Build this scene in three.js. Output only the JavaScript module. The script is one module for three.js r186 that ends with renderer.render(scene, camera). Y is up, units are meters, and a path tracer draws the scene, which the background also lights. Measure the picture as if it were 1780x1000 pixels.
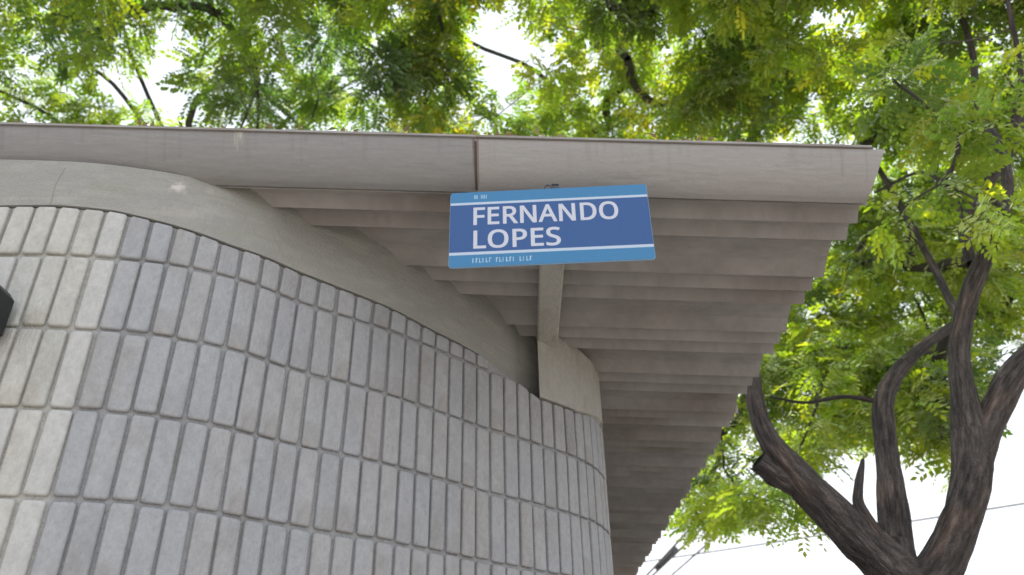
import * as THREE from 'three';
import { mergeGeometries, toCreasedNormals } from 'three/addons/utils/BufferGeometryUtils.js';

// ---------------------------------------------------------------- camera, sky, sun, exposure
const EYE = 1.6, PITCH = THREE.MathUtils.degToRad(31.0), ROLL = THREE.MathUtils.degToRad(-1.22), FOC = 1380;
const scene = new THREE.Scene();
const camera = new THREE.PerspectiveCamera(2 * THREE.MathUtils.radToDeg(Math.atan(500 / FOC)), 1.78, 0.05, 2000);
camera.position.set(0, EYE, 0);
camera.rotation.set(PITCH, 0, ROLL, 'YXZ');
camera.focus = 2.4; camera.userData.fStop = 2.8;

const renderer = new THREE.WebGLRenderer({ antialias: true });
renderer.toneMapping = THREE.LinearToneMapping;
renderer.toneMappingExposure = 2.3;
renderer.shadowMap.enabled = true;

{ // hazy bright daylight sky: white at the horizon, pale blue overhead
  const W = 64, H = 64, d = new Float32Array(W * H * 4);
  for (let j = 0; j < H; j++) {
    const el = Math.max(0, ((j + 0.5) / H - 0.5) * 2), k = Math.pow(1 - el, 1.6);
    const below = (j + 0.5) / H < 0.5;
    for (let i = 0; i < W; i++) {
      const o = (j * W + i) * 4, m = below ? 0.21 : 0.6;
      d[o] = m * (0.86 + 0.34 * k); d[o + 1] = m * (0.97 + 0.25 * k); d[o + 2] = m * (1.14 + 0.12 * k); d[o + 3] = 1;
    }
  }
  const t = new THREE.DataTexture(d, W, H, THREE.RGBAFormat, THREE.FloatType);
  t.mapping = THREE.EquirectangularReflectionMapping; t.magFilter = t.minFilter = THREE.LinearFilter; t.needsUpdate = true;
  scene.background = t; scene.environment = t;
}
const sun = new THREE.DirectionalLight(new THREE.Color(1, 0.95, 0.86), 5);
sun.position.set(9, 42, -16); sun.target.position.set(0, 2, -5);
sun.castShadow = true; sun.shadow.radius = 1; sun.shadow.mapSize.set(2048, 2048);
Object.assign(sun.shadow.camera, { left: -25, right: 25, top: 25, bottom: -25, near: 1, far: 120 });
scene.add(sun, sun.target);

// ---------------------------------------------------------------- helpers
let seed = 20417;
const rnd = () => { seed |= 0; seed = seed + 0x6D2B79F5 | 0; let t = Math.imul(seed ^ seed >>> 15, 1 | seed); t = t + Math.imul(t ^ t >>> 7, 61 | t) ^ t; return ((t ^ t >>> 14) >>> 0) / 4294967296; };
const rr = (a, b) => a + (b - a) * rnd();
const V = (x, y, z) => new THREE.Vector3(x, y, z);
const lin = (r, g, b) => new THREE.Color().setRGB(r, g, b);
const used = {};
function numbered(n) { const k = used[n] = (used[n] ?? -1) + 1; return k ? `${n}_${String(k).padStart(3, '0')}` : n; }
function mesh(name, geo, mat, parent) {
  const m = new THREE.Mesh(geo, mat); m.name = name; m.castShadow = m.receiveShadow = true; parent.add(m); return m;
}
function thing(name, label, category, group) {
  const g = new THREE.Group(); g.name = numbered(name); g.userData = { label, category }; if (group) g.userData.group = group; scene.add(g); return g;
}
function tag(m, label, category, group) { m.name = numbered(m.name); m.userData = { label, category }; if (group) m.userData.group = group; return m; }
// a direction seen from the photographer's spot at pixel (px, py) of a 1780 x 1000 picture, taken to a horizontal distance: real place of a thing
function at(px, py, dist) {
  const x = px - 890, y = 500 - py, c = Math.cos(ROLL), s = Math.sin(ROLL);
  const X = c * x - s * y, Y = s * x + c * y;
  const v = V(X, Y * Math.cos(PITCH) + FOC * Math.sin(PITCH), -(FOC * Math.cos(PITCH) - Y * Math.sin(PITCH)));
  v.multiplyScalar(dist / Math.hypot(v.x, v.z)); v.y += EYE; return v;
}
// tileable value noise
function noiseGrid(n) { const a = new Float32Array(n * n); for (let i = 0; i < n * n; i++) a[i] = rnd(); return (u, v) => {
  u = (u % 1 + 1) % 1 * n; v = (v % 1 + 1) % 1 * n; const i = Math.floor(u), j = Math.floor(v), f = u - i, g = v - j, s = f * f * (3 - 2 * f), t = g * g * (3 - 2 * g);
  const A = a[(j % n) * n + i % n], B = a[(j % n) * n + (i + 1) % n], C = a[((j + 1) % n) * n + i % n], D = a[((j + 1) % n) * n + (i + 1) % n];
  return (A * (1 - s) + B * s) * (1 - t) + (C * (1 - s) + D * s) * t; }; }
function dataTex(n, fn, srgb) {
  const d = new Uint8Array(n * n * 4);
  for (let j = 0; j < n; j++) for (let i = 0; i < n; i++) { const c = fn((i + 0.5) / n, (j + 0.5) / n); for (let k = 0; k < 3; k++) d[(j * n + i) * 4 + k] = Math.max(0, Math.min(255, 255 * (c.length ? c[k] : c))); d[(j * n + i) * 4 + 3] = 255; }
  const t = new THREE.DataTexture(d, n, n); t.wrapS = t.wrapT = THREE.RepeatWrapping; t.magFilter = THREE.LinearFilter; t.minFilter = THREE.LinearMipmapLinearFilter; t.generateMipmaps = true;
  if (srgb) t.colorSpace = THREE.SRGBColorSpace; t.needsUpdate = true; return t;
}
const n8 = noiseGrid(8), n24 = noiseGrid(24), n64 = noiseGrid(64), n160 = noiseGrid(160);
const rep = (t, a, b, ox = 0, oy = 0) => { const c = t.clone(); c.repeat.set(a, b); c.offset.set(ox, oy); c.needsUpdate = true; return c; };
// paint with faint dirt: colour multiplies, so near white
const paintMap = dataTex(512, (u, v) => { const m = 0.92 + 0.05 * n24(u, v) + 0.05 * (n64(u, v) - 0.5) + 0.05 * (n160(u, v) - 0.5), d = Math.max(0, n8(u + .3, v) - 0.66) * 0.2; return [m - d * 0.8, m - d, m - d * 1.25]; }, true);
const stainMap = dataTex(512, (u, v) => { const m = 0.86 + 0.08 * n24(u, v) + 0.06 * (n64(u, v) - .5) + 0.05 * (n160(u, v) - .5), d = Math.max(0, n8(u, v) - .55) * .3 * (.4 + n64(u, v)); return [m - d * .8, m - d * .95, m - d * 1.1]; }, true); // damp and dust blotches
const roughBump = dataTex(512, (u, v) => 0.5 * n160(u, v) + 0.3 * n64(u, v) + 0.2 * n24(u, v));
const combBump = dataTex(512, (u, v) => 0.45 * n160(u, v * 0.2) + 0.3 * n64(u, v) + 0.25 * n160(u, v));
// set uv from positions
function uvBy(g, fn) {
  const p = g.attributes.position, uv = new Float32Array(p.count * 2), q = V();
  for (let i = 0; i < p.count; i++) { q.fromBufferAttribute(p, i); const [a, b] = fn(q); uv[2 * i] = a; uv[2 * i + 1] = b; }
  g.setAttribute('uv', new THREE.BufferAttribute(uv, 2)); return g;
}
function quadStripGeo(rows, closedU = false) { // rows: arrays of points of one length; smooth grid
  const P = [], I = [], n = rows[0].length;
  rows.forEach(r => r.forEach(p => P.push(p.x, p.y, p.z)));
  for (let i = 0; i < rows.length - 1; i++) for (let j = 0; j < n - (closedU ? 0 : 1); j++) { const a = i * n + j, b = i * n + (j + 1) % n, c = a + n, d = b + n; I.push(a, b, c, b, d, c); }
  const g = new THREE.BufferGeometry(); g.setAttribute('position', new THREE.Float32BufferAttribute(P, 3)); g.setIndex(I); g.computeVertexNormals(); return g;
}

// ---------------------------------------------------------------- materials
const M = {};
M.mortar = new THREE.MeshStandardMaterial({ vertexColors: true, roughness: 0.95, map: rep(paintMap, 1.4, 1.4), bumpMap: rep(roughBump, 3, 3), bumpScale: 0.004 });
M.plaster = new THREE.MeshStandardMaterial({ color: lin(.70, .70, .70), roughness: 0.92, bumpMap: rep(roughBump, 2, 2), bumpScale: 0.003 });
M.fibre = new THREE.MeshStandardMaterial({ color: lin(0.36, 0.335, 0.322), roughness: 0.85, map: rep(stainMap, 0.5, 1.3), bumpMap: rep(roughBump, 1, 4), bumpScale: 0.002 });
M.fibre2 = new THREE.MeshStandardMaterial({ color: lin(0.345, 0.322, 0.31), roughness: 0.85, map: rep(stainMap, 0.45, 1.2, .37, .2), bumpMap: rep(roughBump, 1, 4, .4), bumpScale: 0.002 });
M.beam = new THREE.MeshStandardMaterial({ color: lin(0.435, 0.415, 0.38), roughness: 0.9, map: rep(paintMap, 2.2, 1.3), bumpMap: rep(roughBump, 3, 2), bumpScale: 0.003 });
M.black = new THREE.MeshPhysicalMaterial({ color: lin(0.008, 0.010, 0.011), roughness: 0.5 });
M.steel = new THREE.MeshStandardMaterial({ color: lin(0.32, 0.32, 0.32), roughness: 0.45, metalness: 0.8 });
M.cable = new THREE.MeshStandardMaterial({ color: lin(0.06, 0.06, 0.065), roughness: 0.7 });

// ---------------------------------------------------------------- ground
{
  const g = new THREE.CircleGeometry(400, 64); g.rotateX(-Math.PI / 2); uvBy(g, q => [q.x / 2, q.z / 2]);
  const m = mesh('ground', g, new THREE.MeshStandardMaterial({ color: lin(0.21, 0.195, 0.175), roughness: 0.95, map: rep(paintMap, 0.5, 0.5) }), scene);
  m.userData = { kind: 'structure', label: 'pale paved ground around the building', category: 'ground' };
}

// ---------------------------------------------------------------- building: wall plan (x, z), taken at the brick faces
const planPts = [[-3.6, -1.690], [-2.4, -1.691], [-1.6, -1.694], [-1.30, -1.696], [-1.17, -1.702], [-1.05, -1.720], [-0.92, -1.752], [-0.81, -1.799], [-0.70, -1.877], [-0.617, -1.962], [-0.53, -2.034], [-0.434, -2.108], [-0.35, -2.178], [-0.263, -2.270], [-0.17, -2.366], [-0.087, -2.455], [0.0, -2.535], [0.108, -2.643], [0.208, -2.748], [0.272, -2.84], [0.318, -2.93], [0.348, -3.03], [0.360, -3.14], [0.362, -3.4], [0.362, -4.6], [0.362, -6.6]].map(p => V(p[0], 0, p[1]));
const planCurve = new THREE.CatmullRomCurve3(planPts, false, 'centripetal');
const PN = 4000, planS = [0], planP = [planCurve.getPoint(0)];
for (let i = 1; i <= PN; i++) { const p = planCurve.getPoint(i / PN); planS.push(planS[i - 1] + p.distanceTo(planP[i - 1])); planP.push(p); }
function plan(s) { // point on the face line and outward normal
  s = Math.max(0, Math.min(planS[PN], s)); let lo = 0, hi = PN; while (hi - lo > 1) { const m = lo + hi >> 1; planS[m] <= s ? lo = m : hi = m; }
  const f = (s - planS[lo]) / (planS[hi] - planS[lo]), p = planP[lo].clone().lerp(planP[hi], f);
  const a = planP[Math.max(0, lo - 14)], b = planP[Math.min(PN, hi + 14)], t = b.clone().sub(a).normalize();
  return { p, n: V(-t.z, 0, t.x), t };
}
function sNear(x, z) { let b = 0, d = 1e9; for (let i = 0; i <= PN; i++) { const e = Math.hypot(planP[i].x - x, planP[i].z - z); if (e < d) { d = e; b = i; } } return planS[b]; }
const S0 = sNear(-1.03, -1.727), SEND = planS[PN];
const COURSE = 0.21, PITCHB = 0.0612, H2 = EYE + 0.9415; // H2: top joint of the third course seen
const bbK = [[-4, 1.312], [sNear(-1.216, -1.70), 1.311], [sNear(-1.067, -1.718), 1.302], [sNear(-0.92, -1.752), 1.277], [sNear(-0.78, -1.821), 1.252], [sNear(-0.579, -1.994), 1.248], [sNear(-0.427, -2.114), 1.236], [sNear(-0.264, -2.27), 1.214], [sNear(-0.1, -2.44), 1.200], [sNear(0.013, -2.549), 1.152], [sNear(0.084, -2.62), 1.120], [sNear(0.226, -2.774), 1.124], [sNear(0.302, -2.9), 1.155], [sNear(0.34, -3.0), 1.175], [99, 1.18]];
function bandBottom(s) { for (let i = 1; i < bbK.length; i++) if (s < bbK[i][0]) { const [a, y] = bbK[i - 1], [b, w] = bbK[i], f = Math.max(0, (s - a) / (b - a)); return EYE + y + (w - y) * f; } return EYE + 1.18; }

// roof frame: u along the ribs (falls to the right), v to the back, h up
const RO = V(-0.883, EYE + 1.432, -1.769), RB = new THREE.Matrix4().makeBasis(V(0, 0, -1), V(0, 1, 0), V(1, -0.05, -0.015)).setPosition(RO);
const UL = -2.9, UR = 1.885, RP = 0.387, RV0 = 0.018, NCH = 15;
const prof = [[0, 0], [0.002, 0.036], [0.030, 0.036], [0.056, 0.027], [0.088, 0], [0.090, 0.036], [0.118, 0.036], [0.144, 0.027], [0.176, 0], [0.179, 0.062], [0.27, 0.060], [0.340, 0.034], [RP, 0]];
function soffit(x, z) { // underside height of the roof above (x, z)
  const u = x + 0.883, v = -(z - RO.z + 0.015 * u) - RV0; let h = 0;
  if (v > 0) { const w = v % RP; for (let i = 1; i < prof.length; i++) if (w <= prof[i][0]) { const [a, y] = prof[i - 1], [b, q] = prof[i]; h = y + (q - y) * (w - a) / (b - a || 1); break; } }
  return RO.y - 0.05 * u + h;
}

const building = thing('brick_kiosk', 'small building with a rounded painted brick wall under a ribbed overhanging roof', 'building');
// core of the wall: mortar face a little behind the brick faces, to the ground
{
  const outer = [], N = 420, rec = 0.0112, th = 0.16;
  const ring = []; for (let i = 0; i <= N; i++) { const { p, n } = plan(SEND * i / N); ring.push([p, n]); }
  const topAt = (p, s) => bandBottom(s) - 0.004;
  const rows = [[], [], [], []];
  ring.forEach(([p, n], i) => { const s = SEND * i / N, a = p.clone().addScaledVector(n, -rec), b = p.clone().addScaledVector(n, -th), y = topAt(p, s);
    rows[0].push(V(a.x, 0, a.z)); rows[1].push(V(a.x, y, a.z)); rows[2].push(V(b.x, y, b.z)); rows[3].push(V(b.x, 0, b.z)); });
  const geo = [0, 1, 2].map(k => quadStripGeo([rows[k], rows[k + 1]]));
  geo[0] = uvBy(geo[0], q => [sNearFast(q), q.y]); geo[1] = uvBy(geo[1], q => [q.x, q.z]); geo[2] = uvBy(geo[2], q => [q.x + q.z, q.y]);
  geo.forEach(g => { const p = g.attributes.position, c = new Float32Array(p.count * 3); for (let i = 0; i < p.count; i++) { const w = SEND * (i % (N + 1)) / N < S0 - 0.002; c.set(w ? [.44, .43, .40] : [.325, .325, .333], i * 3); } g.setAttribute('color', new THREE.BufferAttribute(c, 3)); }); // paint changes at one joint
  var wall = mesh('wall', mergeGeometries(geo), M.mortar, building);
  // the plain rear and far side walls close the building
  const bk = new THREE.BoxGeometry(3.96 - 0.002, 2.9, 0.16); bk.translate(-1.62, 1.45, -6.68); const lf = new THREE.BoxGeometry(0.16, 2.9, 4.9); lf.translate(-3.52, 1.45, -4.15);
  mesh('rear_wall', uvBy(mergeGeometries([bk, lf]), q => [q.x + q.z, q.y]), M.beam, building);
}
function sNearFast(q) { let b = 0, d = 1e9; for (let i = 0; i <= PN; i += 8) { const e = (planP[i].x - q.x) ** 2 + (planP[i].z - q.z) ** 2; if (e < d) { d = e; b = i; } } return planS[b]; }

// bricks: pillow-edged blocks standing on end, stacked in columns
function brickGeo(w, h, slope, k) {
  const hw = w / 2, hh = h / 2, ring = (ins, z, r) => { const a = hw - ins, b = hh - ins, o = []; for (const [sx, sy] of [[1, 1], [-1, 1], [-1, -1], [1, -1]]) { const c = [[sx * a, sy * (b - r)], [sx * (a - r), sy * b]]; if (sx * sy < 0) c.reverse(); for (const [x, y] of c) o.push(V(x + 0.0007 * Math.sin(k * 7 + y * 60), y + (y > 0 ? slope * x : 0), z)); } return o; };
  const rows = [ring(0, -0.03, 0.005), ring(0, -0.0062, 0.005), ring(0.0019, -0.0020, 0.006), ring(0.0062, 0, 0.007)];
  const g = quadStripGeo(rows, true), P = Array.from(g.attributes.position.array), I = Array.from(g.index.array), b = 24;
  for (let i = 1; i < 7; i++) I.push(b, b + i, b + i + 1);
  const q = new THREE.BufferGeometry(); q.setAttribute('position', new THREE.Float32BufferAttribute(P, 3)); q.setIndex(I); q.computeVertexNormals();
  return uvBy(q, p => [p.x + k * 0.173, p.y + k * 0.219]);
}
const tone = (r, g, b, k) => new THREE.MeshStandardMaterial({ color: lin(r, g, b), roughness: 0.78, map: rep(paintMap, 1.6, 1.1, k * .21, k * .37), bumpMap: rep(combBump, 2.2, 2.2, k * .3, k * .17), bumpScale: 0.0022 });
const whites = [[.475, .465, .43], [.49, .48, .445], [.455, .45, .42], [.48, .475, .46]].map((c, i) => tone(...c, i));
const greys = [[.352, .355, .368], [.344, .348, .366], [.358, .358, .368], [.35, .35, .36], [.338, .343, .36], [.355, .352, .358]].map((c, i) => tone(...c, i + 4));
const stock = {};
{
  const BW = PITCHB - 0.0088, merged = { w: [], g: [] };
  const k0 = Math.ceil((0.03 - S0) / PITCHB), k1 = Math.floor((SEND - 0.05 - S0) / PITCHB);
  for (let r = 0; r < 13; r++) {
    const yTop = H2 + COURSE * (2 - r) - 0.0042, yBot = H2 + COURSE * (1 - r) + 0.0042; if (yTop < 0.1) break;
    for (let k = k0; k <= k1; k++) {
      const s = S0 + (k + 0.5) * PITCHB + rr(-0.0012, 0.0012), { p, n, t } = plan(s);
      const bb = bandBottom(s) - 0.005, top = Math.min(yTop, bb), h = top - Math.max(yBot, 0.01); if (h < 0.025) continue;
      const cut = bb < yTop, slope = cut ? (bandBottom(s + 0.02) - bandBottom(s - 0.02)) / 0.04 : 0;
      const v = Math.floor(rnd() * 4), key = v, white = k < 0;
      const geo = cut ? brickGeo(BW, h, slope, v) : (stock[key] ??= brickGeo(BW + (v - 1.5) * 0.0006, h, 0, v));
      const out = rr(-0.0016, 0.0016), tw = rr(-0.022, 0.022), yaw = Math.atan2(n.x, n.z) + rr(-0.02, 0.02), yc = top - h / 2 + (cut ? 0 : rr(-0.0022, 0.0022));
      const near = r < 6 && k >= -11 && k <= 34;
      const pos = [p.x + n.x * out, yc, p.z + n.z * out];
      if (near) {
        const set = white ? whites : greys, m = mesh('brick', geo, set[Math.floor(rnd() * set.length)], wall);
        m.position.set(...pos); m.rotation.set(0, yaw, tw * 0.6, 'YXZ');
      } else { const g = geo.clone(); g.applyMatrix4(new THREE.Matrix4().compose(V(...pos), new THREE.Quaternion().setFromEuler(new THREE.Euler(0, yaw, tw * 0.6, 'YXZ')), V(1, 1, 1))); merged[white ? 'w' : 'g'].push(g); }
    }
  }
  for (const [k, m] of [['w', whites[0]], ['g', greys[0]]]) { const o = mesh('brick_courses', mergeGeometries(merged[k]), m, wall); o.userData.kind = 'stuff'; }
}

// plaster band between the bricks and the roof; it steps back towards the beam
const sBeam = sNear(0.088, -2.622);
{
  const N = 700, rows = [[], [], [], []], S = [];
  for (let i = 0; i <= N; i++) {
    const s = SEND * i / N, { p, n } = plan(s);
    const k = Math.max(0, Math.min(1, (s - sBeam + 0.42) / 0.40)), set = s < sBeam ? -0.0015 - 0.07 * k * k : -0.0715;
    const q = p.clone().addScaledVector(n, set), b = p.clone().addScaledVector(n, -0.15);
    const front = q.z > RO.z - 0.015 * (q.x + 0.883) - 0.02;
    const top = front ? RO.y - 0.05 * (q.x + 0.883) + 0.012 : soffit(q.x, q.z) + 0.004, bot = bandBottom(s), bt = front ? top : soffit(b.x, b.z) + 0.004; S.push(s);
    rows[0].push(V(b.x, bot, b.z)); rows[1].push(V(q.x, bot, q.z)); rows[2].push(V(q.x, top, q.z)); rows[3].push(V(b.x, bt, b.z));
  }
  const geos = [0, 1, 2].map(k => quadStripGeo([rows[k], rows[k + 1]])), UL_ = S0 - 1.2, ULEN = 4;
  geos.forEach((g, k) => { const p = g.attributes.position, uv = new Float32Array(p.count * 2); for (let i = 0; i < p.count; i++) { uv[2 * i] = (S[i % (N + 1)] - UL_) / ULEN; uv[2 * i + 1] = (p.getY(i) - (EYE + 1.0)) / 0.55; } g.setAttribute('uv', new THREE.BufferAttribute(uv, 2)); });
  const c = document.createElement('canvas'); c.width = 2048; c.height = 280; const x = c.getContext('2d');
  x.fillStyle = 'rgb(170,168,163)'; x.fillRect(0, 0, 2048, 280);
  for (let i = 0; i < 2600; i++) { const g = Math.floor(rr(150, 225)); x.fillStyle = `rgba(${g},${g - 3},${g - 14},0.10)`; const w = rr(4, 60); x.fillRect(rnd() * 2048, rnd() * 280, w, rr(2, 16)); }
  const ux = s => (s - UL_) / ULEN * 2048, uy = y => 280 - (y - 1.0) / 0.55 * 280, sp = sNear(-0.93, -1.75);
  for (let i = 0; i < 70; i++) { x.fillStyle = `rgba(235,226,222,${rr(.05, .28)})`; x.fillRect(ux(sp) + rr(-24, 12) * rnd(), uy(1.41) + rr(-10, 16) * rnd(), rr(2, 9), rr(2, 7)); } // peeled, chalky patch
  x.strokeStyle = 'rgba(120,116,104,0.5)'; x.lineWidth = 1.5; x.beginPath(); x.moveTo(ux(sNear(-1.23, -1.70)), uy(1.44)); x.lineTo(ux(sNear(-1.24, -1.7)), uy(1.38)); x.lineTo(ux(sNear(-1.235, -1.70)), uy(1.31)); x.stroke();
  const tex = new THREE.CanvasTexture(c); tex.colorSpace = THREE.SRGBColorSpace;
  M.plaster.map = tex; M.plaster.bumpMap = rep(roughBump, 8, 1.2);
  const band = mesh('plaster_band', mergeGeometries(geos), M.plaster, building);
  // thick plaster seat under the beam, following the round end of the wall
  const R = [[], [], [], []], N2 = 120, s1 = sNear(0.362, -3.9);
  for (let i = 0; i <= N2; i++) { const s = sBeam + (s1 - sBeam) * i / N2, { p, n } = plan(s), q = p.clone().addScaledVector(n, 0.004), b = q.clone().add(V(0, 0, -0.10)), top = Math.min(soffit(q.x, q.z) + 0.003, RO.y - 0.05 * (q.x + 0.883) + 0.02), bot = bandBottom(s);
    R[0].push(V(b.x, bot, b.z)); R[1].push(V(q.x, bot, q.z)); R[2].push(V(q.x, top, q.z)); R[3].push(V(b.x, top, b.z)); }
  const gs = [0, 1, 2].map(k => quadStripGeo([R[k], R[k + 1]])); gs.push(quadStripGeo([[R[0][0], R[1][0]], [R[3][0], R[2][0]]]));
  mesh('beam_seat', uvBy(mergeGeometries(gs), q => [q.x - q.z, q.y]), M.beam, building);
}
// beam under the roof
{
  const sh = new THREE.Shape(); const w = 0.0385, b = -0.0225, t = 0.0225, r = 0.005;
  sh.moveTo(-w + r, b); sh.lineTo(w - r, b); sh.lineTo(w, b + r); sh.lineTo(w, t); sh.lineTo(-w, t); sh.lineTo(-w, b + r); sh.closePath();
  const g = new THREE.ExtrudeGeometry(sh, { depth: 0.885, bevelEnabled: false, steps: 1 }); g.translate(0.128, EYE + 1.3655, -2.68);
  mesh('support_beam', uvBy(g, q => [q.x + q.y, q.z]), M.beam, building);
}

// ---------------------------------------------------------------- roof: fascia and ribbed sheets
const roof = new THREE.Group(); roof.name = 'roof'; building.add(roof);
{
  const th = 0.011;
  for (let k = 0; k < NCH; k++) {
    const sh = new THREE.Shape(), e = 0.0008; prof.forEach(([a, y], i) => { const x = a + (i === 0 ? e : 0); i ? sh.lineTo(x, y) : sh.moveTo(x, y); });
    for (let i = prof.length - 1; i >= 0; i--) { const [a, y] = prof[i]; sh.lineTo(a + (i === 0 ? e : 0), y + th); }
    sh.closePath();
    const ur = UR + rr(-0.012, 0.012), g = new THREE.ExtrudeGeometry(sh, { depth: ur - UL, bevelEnabled: false, steps: 1 });
    uvBy(g, q => [q.z * 0.7 + k * .31, q.x + q.y + k * .41]);
    g.translate(RV0 + k * RP, 0, UL); g.applyMatrix4(RB);
    mesh('roof_sheet', g, k % 2 ? M.fibre2 : M.fibre, roof);
  }
  // fascia: folded front edge, two lengths with an open joint
  const H = 0.112, LE = 0.082, f = new THREE.Shape(); // the face leans out as it rises
  f.moveTo(0.012, 0.001); for (let q = 0; q <= 12; q++) { const t = q / 12; f.lineTo(0.008 * (1 - t) * (1 - t) + 2 * t * (1 - t) * -0.052 - LE * t * t, 0.001 * (1 - t) * (1 - t) + 2 * t * (1 - t) * 0.022 + H * t * t); } f.lineTo(-LE, H + 0.008); f.lineTo(-LE + 0.012, H + 0.008); f.lineTo(-LE + 0.020, H - 0.005); f.lineTo(-0.022, 0.038); f.lineTo(0.012, 0.014); f.closePath();
  const lip = new THREE.Shape(); lip.moveTo(-LE - 0.008, H + 0.0085); lip.lineTo(0.05, H + 0.03); lip.lineTo(0.05, H + 0.037); lip.lineTo(-LE - 0.008, H + 0.0155); lip.closePath();
  const uj = 0.789;
  const pieces = [[UL, uj - 0.0004, 0], [uj + 0.0004, UR + 0.012, 1]];
  for (const [a, b, k] of pieces) {
    let g = new THREE.ExtrudeGeometry(f, { depth: b - a, bevelEnabled: false, steps: 1 }); const L = b - a; if (k) { const p = g.attributes.position; for (let i = 0; i < p.count; i++) if (p.getZ(i) > L / 2) p.setZ(i, p.getZ(i) - 0.012 + 0.045 * p.getY(i) / H); } g = toCreasedNormals(g, 0.6); uvBy(g, q => [q.z / L, q.y / 0.125]);
    g.translate(0, k ? 0 : 0.0015, a); g.applyMatrix4(RB);
    const c = document.createElement('canvas'); c.width = k ? 640 : 2048; c.height = 128; const x = c.getContext('2d'), W = c.width, px = L / W;
    x.fillStyle = k ? 'rgb(174,169,167)' : 'rgb(156,154,154)'; x.fillRect(0, 0, W, 128);
    for (let i = 0; i < W * 1.6; i++) { const q = Math.floor(rr(110, 215)); x.fillStyle = `rgba(${q},${q - 3},${q - 8},0.07)`; x.fillRect(rnd() * W, rnd() * 128, rr(2, 50), rr(1, 7)); }
    for (let i = 0; i < W / 20; i++) { x.fillStyle = `rgba(${rr(70, 110) | 0},${rr(66, 96) | 0},${rr(60, 84) | 0},${rr(.02, .07)})`; const w = rr(2, 9); x.fillRect(rnd() * W, 4, w, rr(8, 90)); } // rain runs
    if (!k) { const dx = (-0.763 + 0.883 - UL) / px; for (let i = 0; i < 26; i++) { x.fillStyle = `rgba(226,220,196,${rr(.05, .22)})`; x.fillRect(dx + rr(-7, 7), 2, rr(1, 3), rr(6, 50) * (.4 + rnd())); } } // bird lime
    for (let i = 0; i < 12; i++) { x.fillStyle = `rgba(96,66,54,${rr(.05, .16)})`; const w = rr(1, 2); x.fillRect(k ? rr(0, 4) : W - rr(1, 5), 0, w, rr(30, 120)); } // rust at the joint
    const t = new THREE.CanvasTexture(c); t.colorSpace = THREE.SRGBColorSpace;
    mesh('fascia_panel', g, new THREE.MeshStandardMaterial({ color: lin(.72, .72, .72), map: t, roughness: 0.8, bumpMap: rep(roughBump, L * 1.5, .3), bumpScale: 0.0008 }), roof);
    const lg = new THREE.ExtrudeGeometry(lip, { depth: L, bevelEnabled: false, steps: 1 }); uvBy(lg, q => [q.z, q.x]); lg.translate(0, 0, a); lg.applyMatrix4(RB);
    mesh('edge_flashing', lg, M.fibre, roof);
  }
  const jg = new THREE.Shape(), bez = (t, o) => [0.008 * (1 - t) * (1 - t) + 2 * t * (1 - t) * -0.052 - LE * t * t - o, 0.001 * (1 - t) * (1 - t) + 2 * t * (1 - t) * 0.022 + H * t * t - o * .7];
  for (let q = 0; q <= 12; q++) { const c = bez(.04 + .95 * q / 12, .0018); q ? jg.lineTo(...c) : jg.moveTo(...c); } for (let q = 12; q >= 0; q--) jg.lineTo(...bez(.04 + .95 * q / 12, -.004)); jg.closePath();
  const js = new THREE.ExtrudeGeometry(jg, { depth: 0.007, bevelEnabled: false }); js.translate(0, 0.0008, uj - 0.0035); js.applyMatrix4(RB); mesh('joint_seal', js, new THREE.MeshStandardMaterial({ color: lin(.075, .055, .045), roughness: .9 }), roof);
}

// fallen leaflets and seed husks caught along the roof's front lip
{
  seed = 77; const N = 420, g = new THREE.BufferGeometry(); g.setAttribute('position', new THREE.Float32BufferAttribute([0, 0, 0, .011, .003, .006, .026, 0, 0, 0, 0, 0, .026, 0, 0, .011, .003, -.006], 3)); g.computeVertexNormals();
  const im = new THREE.InstancedMesh(g, new THREE.MeshStandardMaterial({ color: 0xffffff, roughness: .95, side: THREE.DoubleSide }), N), q = new THREE.Quaternion(), e = new THREE.Euler();
  for (let i = 0; i < N; i++) { const u = rr(UL + .2, UR), v = rr(-.086, -.03), p = V(v, .132 + (v + .09) * .156 + rr(0, .006), u).applyMatrix4(RB); e.set(rr(-.5, .5), rr(0, 6.3), rr(-.4, .6)); im.setMatrixAt(i, new THREE.Matrix4().compose(p, q.setFromEuler(e), V(1, 1, 1).multiplyScalar(rr(.5, 1.3)))); const k = rnd(); im.setColorAt(i, k < .5 ? lin(.20, .15, .08) : k < .8 ? lin(.26, .24, .10) : lin(.12, .17, .04)); }
  im.name = 'leaf_litter'; im.castShadow = im.receiveShadow = true; im.userData = { kind: 'stuff', label: 'dry fallen leaflets caught along the front lip of the roof', category: 'leaf litter' }; scene.add(im);
}

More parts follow.
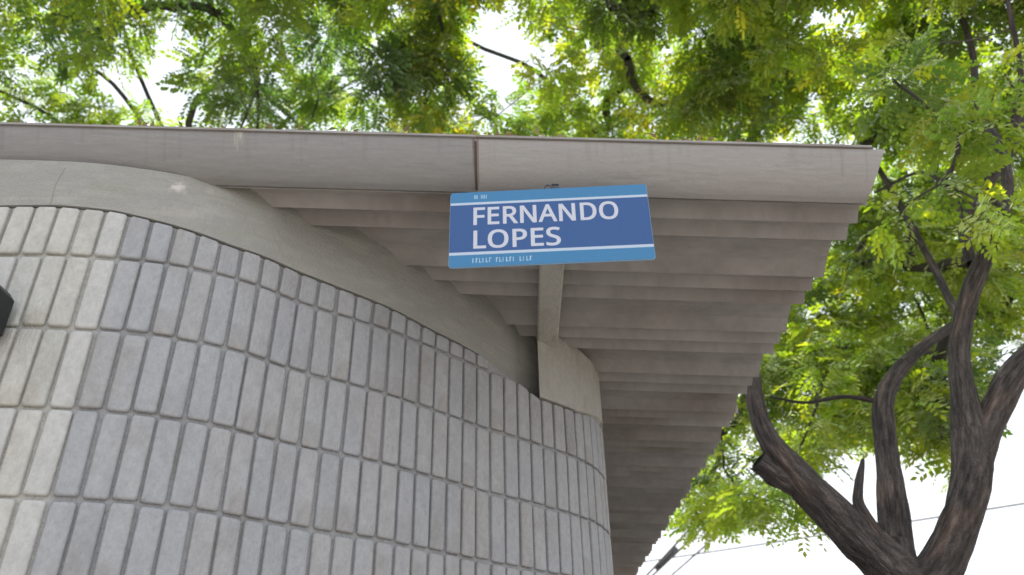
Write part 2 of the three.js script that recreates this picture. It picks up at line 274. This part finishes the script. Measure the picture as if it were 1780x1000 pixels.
// ---------------------------------------------------------------- street name sign
{
  const sign = thing('street_sign', 'blue street name sign with white lettering hanging below the roof edge', 'sign');
  sign.position.set(0.102, EYE + 1.206, -1.696); sign.rotation.set(0, -0.045, -0.002);
  const W = 0.524, H = 0.238, r = 0.010, sh = new THREE.Shape(); const a = W / 2, b = H / 2;
  sh.moveTo(-a + r, -b); sh.lineTo(a - r, -b); sh.quadraticCurveTo(a, -b, a, -b + r); sh.lineTo(a, b - r); sh.quadraticCurveTo(a, b, a - r, b); sh.lineTo(-a + r, b); sh.quadraticCurveTo(-a, b, -a, b - r); sh.lineTo(-a, -b + r); sh.quadraticCurveTo(-a, -b, -a + r, -b);
  const c = document.createElement('canvas'); c.width = 1048; c.height = 476; const x = c.getContext('2d'), CW = 1048, CH = 476;
  x.fillStyle = 'rgb(46,90,150)'; x.fillRect(0, 0, CW, CH);
  x.fillStyle = 'rgb(60,132,180)'; x.fillRect(0, 0, CW, CH * .150); x.fillRect(0, CH * .845, CW, CH);
  x.fillStyle = 'rgb(200,214,230)'; x.fillRect(0, CH * .145, CW, CH * .032); x.fillRect(0, CH * .812, CW, CH * .036);
  const word = (s, x0, x1, base, cap) => { x.save(); x.font = `${Math.round(cap / 0.73)}px sans-serif`; const w = x.measureText(s).width; x.translate(x0 * CW, base * CH); x.scale((x1 - x0) * CW / w, 1); x.fillText(s, 0, 0); x.lineWidth = 5; x.lineJoin = 'round'; x.strokeStyle = x.fillStyle; x.strokeText(s, 0, 0); x.restore(); };
  x.fillStyle = 'rgb(214,216,226)'; word('FERNANDO', .106, .853, .452, .232 * CH); word('LOPES', .106, .556, .765, .232 * CH);
  x.fillStyle = 'rgba(225,240,248,0.75)';
  for (const q of [.121, .128, .134, .156, .164, .172, .181]) x.fillRect(q * CW, CH * .045, 4, CH * .052); // small worn print, too blurred to read
  for (let q = .115, i = 0; q < .40; i++) { const w = rr(3, 6); if (i % 7 !== 6) { x.fillRect(q * CW, CH * .895, w, CH * .058); if (i % 3) x.fillRect(q * CW, CH * (i % 2 ? .895 : .942), 12, 4); } q += .0165; }
  for (let i = 0; i < 500; i++) { x.fillStyle = `rgba(${rnd() < .5 ? '30,40,70' : '200,215,230'},0.05)`; x.fillRect(rnd() * CW, rnd() * CH, rr(2, 30), rr(1, 6)); }
  const t = new THREE.CanvasTexture(c); t.colorSpace = THREE.SRGBColorSpace; t.anisotropy = 8;
  const face = new THREE.ShapeGeometry(sh, 6); uvBy(face, q => [q.x / W + .5, q.y / H + .5]); face.translate(0, 0, 0.0026);
  const body = new THREE.ExtrudeGeometry(sh, { depth: 0.003, bevelEnabled: true, bevelThickness: 0.001, bevelSize: 0.001, bevelSegments: 1 }); body.translate(0, 0, -0.0025);
  mesh('panel', body, new THREE.MeshStandardMaterial({ color: lin(.22, .36, .55), roughness: .4 }), sign);
  mesh('printed_face', face, new THREE.MeshPhysicalMaterial({ map: t, color: lin(.72, .72, .74), roughness: 0.6 }), sign);
  const hook = new THREE.TorusGeometry(0.008, 0.0022, 8, 16); hook.translate(0, b + 0.006, 0); mesh('hanging_ring', hook, M.cable, sign);
  const br = mergeGeometries([new THREE.BoxGeometry(0.02, 0.16, 0.004).translate(0.02, 0.06, -0.006), new THREE.BoxGeometry(0.02, 0.004, 0.075).translate(0.02, 0.136, -0.0415)]);
  mesh('bracket', br, M.cable, sign);
}

// ---------------------------------------------------------------- black box on the wall
{
  const box = thing('wall_box', 'black plastic housing with cut corners on the white brick wall', 'box');
  box.position.set(-1.343, EYE + 0.952, -1.694);
  const s = new THREE.Shape(), a = 0.117, b = 0.057, k = 0.016; s.moveTo(-a + k, -b); s.lineTo(a - k * .5, -b); s.lineTo(a, -b + k * .5); s.lineTo(a, b - k); s.lineTo(a - k * .8, b); s.lineTo(-a + k, b); s.lineTo(-a, b - k); s.lineTo(-a, -b + k); s.closePath();
  const g = new THREE.ExtrudeGeometry(s, { depth: 0.075, bevelEnabled: true, bevelThickness: 0.006, bevelSize: 0.006, bevelSegments: 3 }); g.translate(0, 0, 0.024); mesh('body', g, M.black, box);
  const lid = new THREE.ExtrudeGeometry(s, { depth: 0.004, bevelEnabled: true, bevelThickness: 0.003, bevelSize: 0.003, bevelSegments: 2 }); lid.scale(.9, .82, 1); lid.translate(0, 0, 0.1065); mesh('lid', lid, M.black, box);
  mesh('mounting_plate', new THREE.BoxGeometry(0.16, 0.08, 0.02).translate(0, 0, 0.009), M.black, box);
}

seed = 99;
// ---------------------------------------------------------------- trees
const barkMap = dataTex(512, (u, v) => { const m = 0.42 + 0.35 * n24(u, v * .35) + 0.3 * (n64(u, v * .4) - .5) + 0.2 * (n160(u, v) - .5), p = Math.max(0, n8(u + .1, v + .4) - .62) * 1.1; return [m + p * .55, m * .95 + p * .38, m * .92 + p * .28]; }, true);
const barkBump = dataTex(512, (u, v) => { const a = n24(u, v * .35), b = n64(u, v * .3); return 0.45 * a + 0.4 * Math.abs(b - .5) * 2 + 0.15 * n160(u, v); });
M.bark = new THREE.MeshStandardMaterial({ color: lin(0.175, 0.16, 0.155), roughness: 0.95, map: barkMap, bumpMap: barkBump, bumpScale: 0.016 });
M.twig = new THREE.MeshStandardMaterial({ color: lin(0.055, 0.048, 0.042), roughness: 0.95 });
function limbGeo(pts, rad, seg = 40, sides = 14, lump = 0.08) { // uneven tapered tube through points
  const cv = new THREE.CatmullRomCurve3(pts, false, 'centripetal'), fr = cv.computeFrenetFrames(seg), rows = [], L = cv.getLength(), o = rnd() * 9;
  for (let i = 0; i <= seg; i++) {
    const f = i / seg, p = cv.getPointAt(f), k = f * (rad.length - 1), a = Math.min(rad.length - 2, Math.floor(k)), r = rad[a] + (rad[a + 1] - rad[a]) * (k - a), row = [];
    for (let j = 0; j < sides; j++) { const t = j / sides * Math.PI * 2, w = r * (1 + lump * (Math.sin(3 * t + f * 9 + o) * .5 + Math.sin(2 * t - f * 17 + o * 2) * .6 + (n24(j / sides, f * L * .6 + o) - .5) * 1.6)); row.push(p.clone().addScaledVector(fr.normals[i], Math.cos(t) * w).addScaledVector(fr.binormals[i], Math.sin(t) * w)); }
    row.push(row[0].clone()); rows.push(row);
  }
  const g = quadStripGeo(rows), n = sides + 1, uv = new Float32Array(rows.length * n * 2); for (let i = 0; i < rows.length; i++) for (let j = 0; j < n; j++) { uv[2 * (i * n + j)] = j / sides * 1; uv[2 * (i * n + j) + 1] = i / seg * L * 0.8 + o; }
  g.setAttribute('uv', new THREE.BufferAttribute(uv, 2));
  const e = cv.getPointAt(1), cap = []; const P = g.attributes.position; for (let j = 0; j < sides; j++) cap.push(P.count - n + j);
  const pos = Array.from(P.array); pos.push(e.x, e.y, e.z); const nm = Array.from(g.attributes.normal.array), tg = cv.getTangentAt(1); nm.push(tg.x, tg.y, tg.z); const uu = Array.from(uv); uu.push(.5, .5); const I = Array.from(g.index.array); for (let j = 0; j < sides; j++) I.push(cap[j], P.count, cap[(j + 1) % sides]);
  const q = new THREE.BufferGeometry(); q.setAttribute('position', new THREE.Float32BufferAttribute(pos, 3)); q.setAttribute('normal', new THREE.Float32BufferAttribute(nm, 3)); q.setAttribute('uv', new THREE.Float32BufferAttribute(uu, 2)); q.setIndex(I); return q;
}
// a leafy spray: pairs of leaflets along a stalk, slightly folded and drooping
function sprayGeo(pairs, len, ll, lw, droop) {
  const P = [], I = []; const leaf = (bx, by, bz, ang, tilt, s) => { const dx = Math.cos(ang), dz = Math.sin(ang), nx = -dz, nz = dx, L = ll * s, w = lw * s, o = P.length / 3, y1 = by + tilt * L * .5, y2 = by - .12 * L + tilt * L;
    P.push(bx, by, bz, bx + dx * L * .45 + nx * w / 2, y1 - .12 * w, bz + dz * L * .45 + nz * w / 2, bx + dx * L, y2, bz + dz * L, bx + dx * L * .45 - nx * w / 2, y1 - .12 * w, bz + dz * L * .45 - nz * w / 2); I.push(o, o + 1, o + 2, o, o + 2, o + 3); };
  for (let i = 0; i < pairs; i++) { const f = (i + .4) / pairs, x = f * len, y = -droop * f * f * len; for (const s of [-1, 1]) leaf(x, y, s * .003, s * rr(.75, 1.25), rr(-.35, .25), (1 - .35 * Math.abs(f - .45)) * rr(.85, 1.15)); }
  leaf(len, -droop * len, 0, rr(-.2, .2), -.2, 1);
  const g = new THREE.BufferGeometry(); g.setAttribute('position', new THREE.Float32BufferAttribute(P, 3)); g.setIndex(I); const h = g.toNonIndexed(); h.computeVertexNormals(); return h;
}
const fine = [0, 1, 2, 3].map(() => sprayGeo(8, 0.26, 0.064, 0.034, 0.35));
const broad = [0, 1, 2, 3, 4].map(() => sprayGeo(6, 0.26, 0.082, 0.045, 0.35));
M.leaf = new THREE.MeshPhysicalMaterial({ color: 0xffffff, roughness: 1, transmission: 0.6, thickness: 0, side: THREE.DoubleSide });
const UPV = V(0, 1, 0);
// clumps: {c, r, n, col}; crown = leafy sprays in three instanced sets, twigs run from the nearest limb into each clump
function crown(tree, clumps, sprays, limbs, size, twigR) {
  const mats = sprays.map(() => []), cols = sprays.map(() => []), tw = [], q = new THREE.Quaternion(), e = new THREE.Euler();
  // grow the branchwork: each clump joins the nearest limb or the nearest clump already joined
  const todo = clumps.map(cl => { const o = { cl, d: 1e9, from: null, up: null, load: 1 }; for (const p of limbs) { const d = p.distanceTo(cl.c) * 1.1; if (d < o.d) { o.d = d; o.from = p; } } return o; }), done = [];
  while (todo.length) {
    let b = 0; for (let i = 1; i < todo.length; i++) if (todo[i].d < todo[b].d) b = i;
    const o = todo.splice(b, 1)[0]; done.push(o);
    for (const t of todo) { const d = o.cl.c.distanceTo(t.cl.c); if (d < t.d) { t.d = d; t.from = o.cl.c; t.up = o; } }
  }
  for (let i = done.length - 1; i >= 0; i--) if (done[i].up) done[i].up.load += done[i].load;
  for (const o of done) {
    const cl = o.cl, bd = o.from.distanceTo(cl.c), r0 = Math.min(.045, twigR * .55 * Math.sqrt(o.load)), r1 = Math.min(r0, twigR * .55 * Math.sqrt(Math.max(.4, o.load - 1)));
    const mid = o.from.clone().lerp(cl.c, .5).add(V(rr(-.14, .14) * bd, rr(-.08, .14) * bd, rr(-.14, .14) * bd));
    tw.push(limbGeo([o.from, mid, cl.c], [r0, (r0 + r1) / 2, r1], 6, 5, 0.1));
    for (let i = 0; i < 4; i++) { const d = V(rr(-1, 1), rr(-.6, .7), rr(-1, 1)).normalize().multiplyScalar(cl.r * rr(.6, 1)), s0 = mid.clone().lerp(cl.c, rr(.5, 1)), rt = twigR * .22; tw.push(limbGeo([s0, s0.clone().lerp(cl.c.clone().add(d), .5).add(V(rr(-.03, .03), rr(-.04, .04), 0)), cl.c.clone().add(d)], [rt, rt * .7, rt * .35], 4, 4, 0)); }
  }
  for (const cl of clumps) {
    for (let i = 0; i < cl.n; i++) {
      const d = V(rr(-1, 1), rr(-1, 1), rr(-1, 1)); if (d.lengthSq() > 1) { i -= rnd() < .9 ? 1 : 0; continue; }
      d.multiplyScalar(.35 + .65 * Math.cbrt(d.length())); const pos = cl.c.clone().add(V(d.x * cl.r, d.y * cl.r * .7, d.z * cl.r));
      const yaw = Math.atan2(-d.z, d.x) + rr(-.9, .9); e.set(rr(-.9, .9), yaw, rr(-1.0, .5), 'YXZ'); q.setFromEuler(e);
      const k = Math.floor(rnd() * sprays.length), s = size * rr(.55, 1.35); mats[k].push(new THREE.Matrix4().compose(pos, q, V(s, s, s)));
      const m = rr(.72, 1.22), y = rnd() < .06 ? 1.5 : 1; cols[k].push(lin(cl.col[0] * m * rr(.85, 1.2) * y, cl.col[1] * m * (y > 1 ? 1.2 : 1), cl.col[2] * m * rr(.7, 1.3)));
    }
  }
  sprays.forEach((g, k) => { const im = new THREE.InstancedMesh(g, M.leaf, mats[k].length); im.name = 'crown'; im.castShadow = im.receiveShadow = true; mats[k].forEach((m, i) => { im.setMatrixAt(i, m); im.setColorAt(i, cols[k][i]); }); im.userData.kind = 'stuff'; tree.add(im); });
  if (tw.length) { const t = mesh('twigs', mergeGeometries(tw), M.twig, tree); t.userData.kind = 'stuff'; }
}
const azim = (x, y) => { const p = at(x, y, 1); return Math.max(.05, Math.atan2(p.x, -p.z)); };
const sheet = (x, y, h) => { const p = at(x, y, 1); return (h - EYE) / (p.y - EYE); };
const inEl = (x, y, [cx, cy, a, b]) => ((x - cx) / a) ** 2 + ((y - cy) / b) ** 2 < 1;
function scatter(x0, x1, y0, y1, step, ok, holes, dist, make) {
  const out = [];
  for (let y = y0; y < y1; y += step) for (let x = x0; x < x1; x += step) {
    const px = x + rr(-.5, .5) * step, py = y + rr(-.5, .5) * step; if (!ok(px, py) || holes.some(h => inEl(px, py, h))) continue;
    out.push(make(px, py, dist(px, py)));
  }
  return out;
}
const limbPts = (list, n = 14) => list.flatMap(pts => { const c = new THREE.CatmullRomCurve3(pts, false, 'centripetal'); return Array.from({ length: n }, (_, i) => c.getPoint((i + 1) / n)); });

seed = 101;
// the pollarded tree to the right of the roof
{
  const tree = thing('street_tree', 'tree with thick dark forking limbs beside the open roof end', 'tree');
  const D = 4.7, f0 = at(1588, 1040, D), base = V(f0.x + .05, 0, f0.z - .02);
  const px = (w, d) => w / 2 * d * 1.08 / FOC; // half width in metres of a limb that looks w pixels wide
  const T = [base, V(base.x + .03, .8, base.z), V(f0.x + .02, f0.y - .5, f0.z), f0.clone().add(V(0, .08, 0))];
  mesh('trunk', limbGeo(T, [.33, .21, .165, .145, .09], 40, 20, .06), M.bark, tree);
  const L = {
    left: [at(1590, 1030, D), at(1520, 962, D - .05), at(1440, 885, D - .12), at(1372, 812, D - .2), at(1330, 752, D - .28), at(1313, 700, D - .33), at(1305, 640, D - .35), at(1285, 560, D - .3)],
    stub: [at(1400, 850, D - .15), at(1355, 830, D - .2), at(1318, 803, D - .26)],
    mid: [at(1585, 1030, D), at(1560, 960, D + .05), at(1553, 880, D + .12), at(1543, 790, D + .2), at(1536, 700, D + .25), at(1562, 645, D + .4), at(1625, 588, D + .6), at(1670, 560, D + .8)],
    spur: [at(1560, 970, D - .05), at(1522, 925, D - .1), at(1494, 880, D - .12), at(1493, 850, D - .1), at(1500, 800, D)],
    right: [at(1590, 1040, D), at(1634, 985, D), at(1672, 900, D), at(1692, 810, D), at(1678, 700, D), at(1668, 610, D), at(1683, 520, D), at(1716, 440, D), at(1738, 390, D)],
    far: [at(1690, 815, D), at(1722, 730, D + .05), at(1762, 655, D + .1), at(1815, 590, D + .2), at(1870, 480, D + .4)],
    up1: [at(1738, 390, D), at(1752, 330, D + .1), at(1740, 260, D + .2), at(1700, 190, D + .4), at(1690, 90, D + .6), at(1640, -60, D + .9)],
    up2: [at(1690, 460, D + .1), at(1676, 392, D + .2), at(1718, 320, D + .3), at(1762, 250, D + .4), at(1790, 130, D + .5), at(1850, -60, D + .7)],
    up3: [at(1680, 395, D + .2), at(1650, 330, D + .3), at(1600, 300, D + .4), at(1520, 335, D + .3)],
    up4: [at(1745, 270, D + .2), at(1775, 150, D + .1), at(1760, 40, D), at(1730, -90, D)],
    back: [at(1670, 560, D + .8), at(1600, 420, D + 1.4), at(1500, 250, D + 2), at(1380, 90, D + 2.6), at(1300, -80, D + 3)],
    brow: [at(1536, 700, D + .25), at(1470, 690, D + .2), at(1400, 700, D + .2), at(1340, 690, D + .1)],
  };
  const Rr = { left: [130, 118, 112, 95, 62, 52, 44, 30], stub: [70, 66, 58], mid: [90, 82, 76, 66, 56, 44, 36, 28], spur: [46, 40, 30, 24, 12], right: [110, 100, 98, 100, 72, 58, 54, 50, 42], far: [90, 76, 70, 60, 40], up1: [36, 34, 30, 24, 18, 10], up2: [34, 34, 32, 26, 22, 12], up3: [22, 18, 12, 7], up4: [22, 18, 14, 8], back: [30, 26, 20, 14, 8], brow: [16, 14, 10, 6] };
  for (const k in L) mesh('limb', limbGeo(L[k], Rr[k].map(w => px(w, D) * .53), 44, 16, .09), M.bark, tree);
  const yb = x => { const t = [[1100, 900], [1290, 905], [1395, 890], [1410, 770], [1460, 815], [1550, 840], [1575, 740], [1620, 790], [1655, 815], [1680, 700], [1705, 600], [1740, 640], [1780, 560], [2300, 520]]; for (let i = 1; i < t.length; i++) if (x < t[i][0]) return t[i - 1][1] + (t[i][1] - t[i - 1][1]) * (x - t[i - 1][0]) / (t[i][0] - t[i - 1][0]); return 520; };
  const roofX = y => 1530 - .575 * (y - 265); // right of the roof's end
  const holes = [[1425, 12, 34, 34], [1345, 112, 40, 26], [1400, 135, 26, 20], [1700, 90, 40, 26], [1620, 120, 18, 14], [1600, 495, 20, 14], [1470, 620, 30, 22], [1620, 680, 26, 24], [1310, 790, 50, 40], [1290, 840, 14, 40]];
  const lime = [.33, .46, .012], mid = [.24, .36, .014], dark = [.14, .24, .022];
  const cl = scatter(1080, 2250, -140, 920, 55, (x, y) => y < yb(x) - 14 && (y < 235 ? x > 1200 + rr(-60, 60) : x > roofX(y) - 60), holes, (x, y) => sheet(x, y, y < 300 ? rr(6.3, 7.3) : y < 620 ? rr(6.0, 7.0) - (y - 300) * .0042 : rr(4.0, 5.2)),
    (x, y, d) => ({ c: at(x, y, y > 235 ? Math.max(d, 1.5 / Math.sin(azim(x, y))) : d), r: rr(.2, .3) * (d / 6.2), n: Math.round((y > 600 ? 86 : 100) * rr(.65, 1.3)), col: rnd() < .62 ? lime : rnd() < .7 ? mid : dark }));
  for (const [x, y] of [[1212, 790], [1248, 755], [1232, 845], [1196, 885], [1262, 815], [1285, 862], [1238, 890], [1335, 865], [1378, 888], [1310, 880], [1218, 900], [1255, 880]]) cl.push({ c: at(x + rr(-8, 8), y, 1.62 / Math.sin(azim(x, y)) + rr(0, .8)), r: rr(.2, .28), n: 60, col: rnd() < .62 ? lime : rnd() < .7 ? mid : dark });
  for (let i = 0; i < 46; i++) { const x = rr(1330, 1660), y = rr(590, 790); if (y < yb(x) - 20) cl.push({ c: at(x, y, rr(5.6, 7.2)), r: rr(.18, .28), n: 55, col: rnd() < .62 ? lime : rnd() < .7 ? mid : dark }); }
  for (let i = 0; i < 34; i++) { const x = rr(1330, 1800), y = rr(330, 600); if (x > roofX(y) + 10) cl.push({ c: at(x, y, Math.max(rr(6.2, 8.2), 1.6 / Math.sin(azim(x, y)))), r: rr(.24, .34), n: 50, col: rnd() < .62 ? lime : rnd() < .7 ? mid : dark }); }
  for (let i = 0; i < 12; i++) { const x = rr(1540, 1800), y = rr(60, 400); cl.push({ c: at(x, y, rr(3.9, 4.6)), r: rr(.14, .2), n: 26, col: rnd() < .62 ? lime : rnd() < .7 ? mid : dark }); }
  crown(tree, cl, broad, limbPts(Object.values(L)), 0.60, .012);
}
seed = 202;
// the tree whose crown rises behind the middle of the roof
{
  const tree = thing('street_tree', 'tree with yellow-green broad leaves rising behind the middle of the roof edge', 'tree');
  const x0 = 0.2, z0 = -8.2;
  const T = [V(x0, 0, z0), V(x0 - .1, 2, z0), V(x0 - .3, 4.4, z0 + .1), V(x0 - .6, 6.2, z0 + .2)];
  mesh('trunk', limbGeo(T, [.34, .26, .22, .16], 30, 14, .07), M.bark, tree);
  const e = T[3], L = [[e, at(1010, 250, 7.2), at(940, 130, 6.6), at(800, 60, 6.2), at(770, -80, 6.2)], [e, at(1100, 200, 7.4), at(1120, 80, 7), at(1080, -60, 6.6)], [V(x0 - .3, 4.4, z0), at(1210, 260, 7.4), at(1265, 110, 6.4), at(1200, 30, 6), at(1150, -60, 5.8)], [e, at(900, 230, 7.4), at(820, 180, 7), at(760, 120, 6.8)]];
  for (const l of L) mesh('limb', limbGeo(l, [.08, .05, .032, .02, .010], 26, 8, .1), M.bark, tree);
  const holes = [[872, 42, 62, 46], [800, 22, 44, 34], [792, 212, 26, 20], [744, 132, 26, 20], [862, 132, 22, 18], [962, 95, 16, 26], [1132, 92, 14, 12], [900, 90, 30, 30], [640, 20, 10, 10]];
  const c1 = [.32, .43, .018], c2 = [.24, .36, .016], c3 = [.16, .26, .018], c4 = [.46, .48, .012];
  const cl = scatter(740, 1330, -130, 300, 58, () => true, holes, (x, y) => sheet(x, y, rr(7.0, 8.2)), (x, y, d) => ({ c: at(x, y, d), r: rr(.2, .32) * (d / 6.2), n: Math.round(78 * rr(.6, 1.3)), col: [c1, c1, c2, c2, c3, c4][Math.floor(rnd() * 6)] }));
  crown(tree, cl, broad, limbPts(L), 0.68, .011);
}
seed = 303;
// the tree to the left
{
  const tree = thing('street_tree', 'fine-leaved darker green tree behind the roof above the white bricks', 'tree');
  const x0 = -3.6, z0 = -8.6;
  const T = [V(x0, 0, z0), V(x0, 2.2, z0), V(x0 + .15, 4.6, z0 + .1), V(x0 + .3, 6.6, z0 + .3)];
  mesh('trunk', limbGeo(T, [.36, .27, .23, .17], 30, 14, .07), M.bark, tree);
  const e = T[3], L = [[e, at(330, 200, 7.6), at(440, 100, 7), at(560, -20, 6.4), at(640, -150, 6)], [e, at(200, 150, 7.8), at(80, 70, 7.2), at(60, -60, 6.6)], [T[2], at(120, 230, 8), at(-80, 120, 7.6), at(-220, 0, 7.4)], [e, at(250, 150, 7.6), at(215, 50, 7), at(205, -80, 6.4)], [e, at(480, 230, 7.4), at(600, 150, 6.8), at(700, 90, 6.4)]];
  for (const l of L) mesh('limb', limbGeo(l, [.08, .05, .03, .018, .009], 26, 8, .1), M.bark, tree);
  // thin forked twig just over the roof edge
  const tip = at(447, 142, 6.3), F = [[tip, at(437, 178, 6.25), at(416, 228, 6.2)], [tip, at(449, 185, 6.3), at(447, 228, 6.25)], [tip, at(470, 172, 6.4), at(500, 200, 6.5), at(522, 218, 6.5)], [at(440, 100, 7), at(450, 115, 6.6), tip]];
  for (const l of F) mesh('limb', limbGeo(l, [.022, .017, .011], 10, 6, .1), M.twig, tree);
  const holes = [[255, 158, 100, 40], [330, 70, 46, 28], [95, 55, 18, 34], [55, 110, 40, 30], [120, 190, 46, 18], [400, 180, 44, 26], [560, 208, 50, 22], [655, 62, 24, 22], [690, 112, 30, 22], [735, 128, 28, 20], [470, 30, 24, 20], [620, 215, 40, 20], [300, 110, 40, 18]];
  const g1 = [.145, .255, .02], g2 = [.21, .335, .014], g3 = [.10, .195, .03], g4 = [.29, .41, .012];
  const cl = scatter(-520, 790, -130, 290, 58, () => true, holes, (x, y) => sheet(x, y, rr(7.0, 8.4)), (x, y, d) => { const dense = x > 430 && x < 780 && y < 190; return { c: at(x, y, d), r: rr(.18, .3) * (d / 6.5), n: Math.round((dense ? 90 : 60) * rr(.6, 1.25)), col: [g1, g2, g2, g3, g4][Math.floor(rnd() * 5)] }; });
  crown(tree, cl, fine, limbPts(L), 0.82, .011);
}

// ---------------------------------------------------------------- overhead cables
{
  const line = (a, b, sag, r) => { const m = a.clone().lerp(b, .5); m.y -= sag; return new THREE.TubeGeometry(new THREE.QuadraticBezierCurve3(a, m, b), 40, r, 6); };
  const ext = (p, q, k) => [p.clone().lerp(q, -k), p.clone().lerp(q, 1 + k)];
  const cab = [['thin overhead cable passing nearest the end of the roof', [1118, 1000, 22], [1205, 905, 18], .2, .028], ['thin overhead cable carrying a dark splice sleeve', [1128, 1000, 22], [1218, 912, 18], .2, .028], ['thin overhead cable between the roof end and the thick left limb', [1160, 1000, 22], [1262, 908, 18], .2, .024], ['thin overhead cable passing behind the tree trunk fork', [1380, 935, 24], [1780, 872, 22], .1, .024]];
  for (const [label, a, b, sag, r] of cab) { const [p, q] = ext(at(...a), at(...b), 1.2); tag(mesh('overhead_cable', line(p, q, sag, r), M.cable, scene), label, 'cable', 'overhead cables'); }
  const sp = thing('splice_sleeve', 'short dark sleeve with end clamps on the overhead cable', 'cable fitting'), a = at(1144, 986, 21), b = at(1173, 957, 20);
  const dir = b.clone().sub(a), len = dir.length(); sp.position.copy(a); sp.quaternion.setFromUnitVectors(UPV, dir.clone().normalize());
  mesh('sleeve', new THREE.CapsuleGeometry(.045, len * .8, 4, 10).translate(0, len / 2, 0), M.cable, sp);
  for (const f of [0.02, .98]) mesh('clamp', new THREE.CylinderGeometry(.085, .085, .12, 10).translate(0, len * f, 0), M.cable, sp);
}

renderer.render(scene, camera);
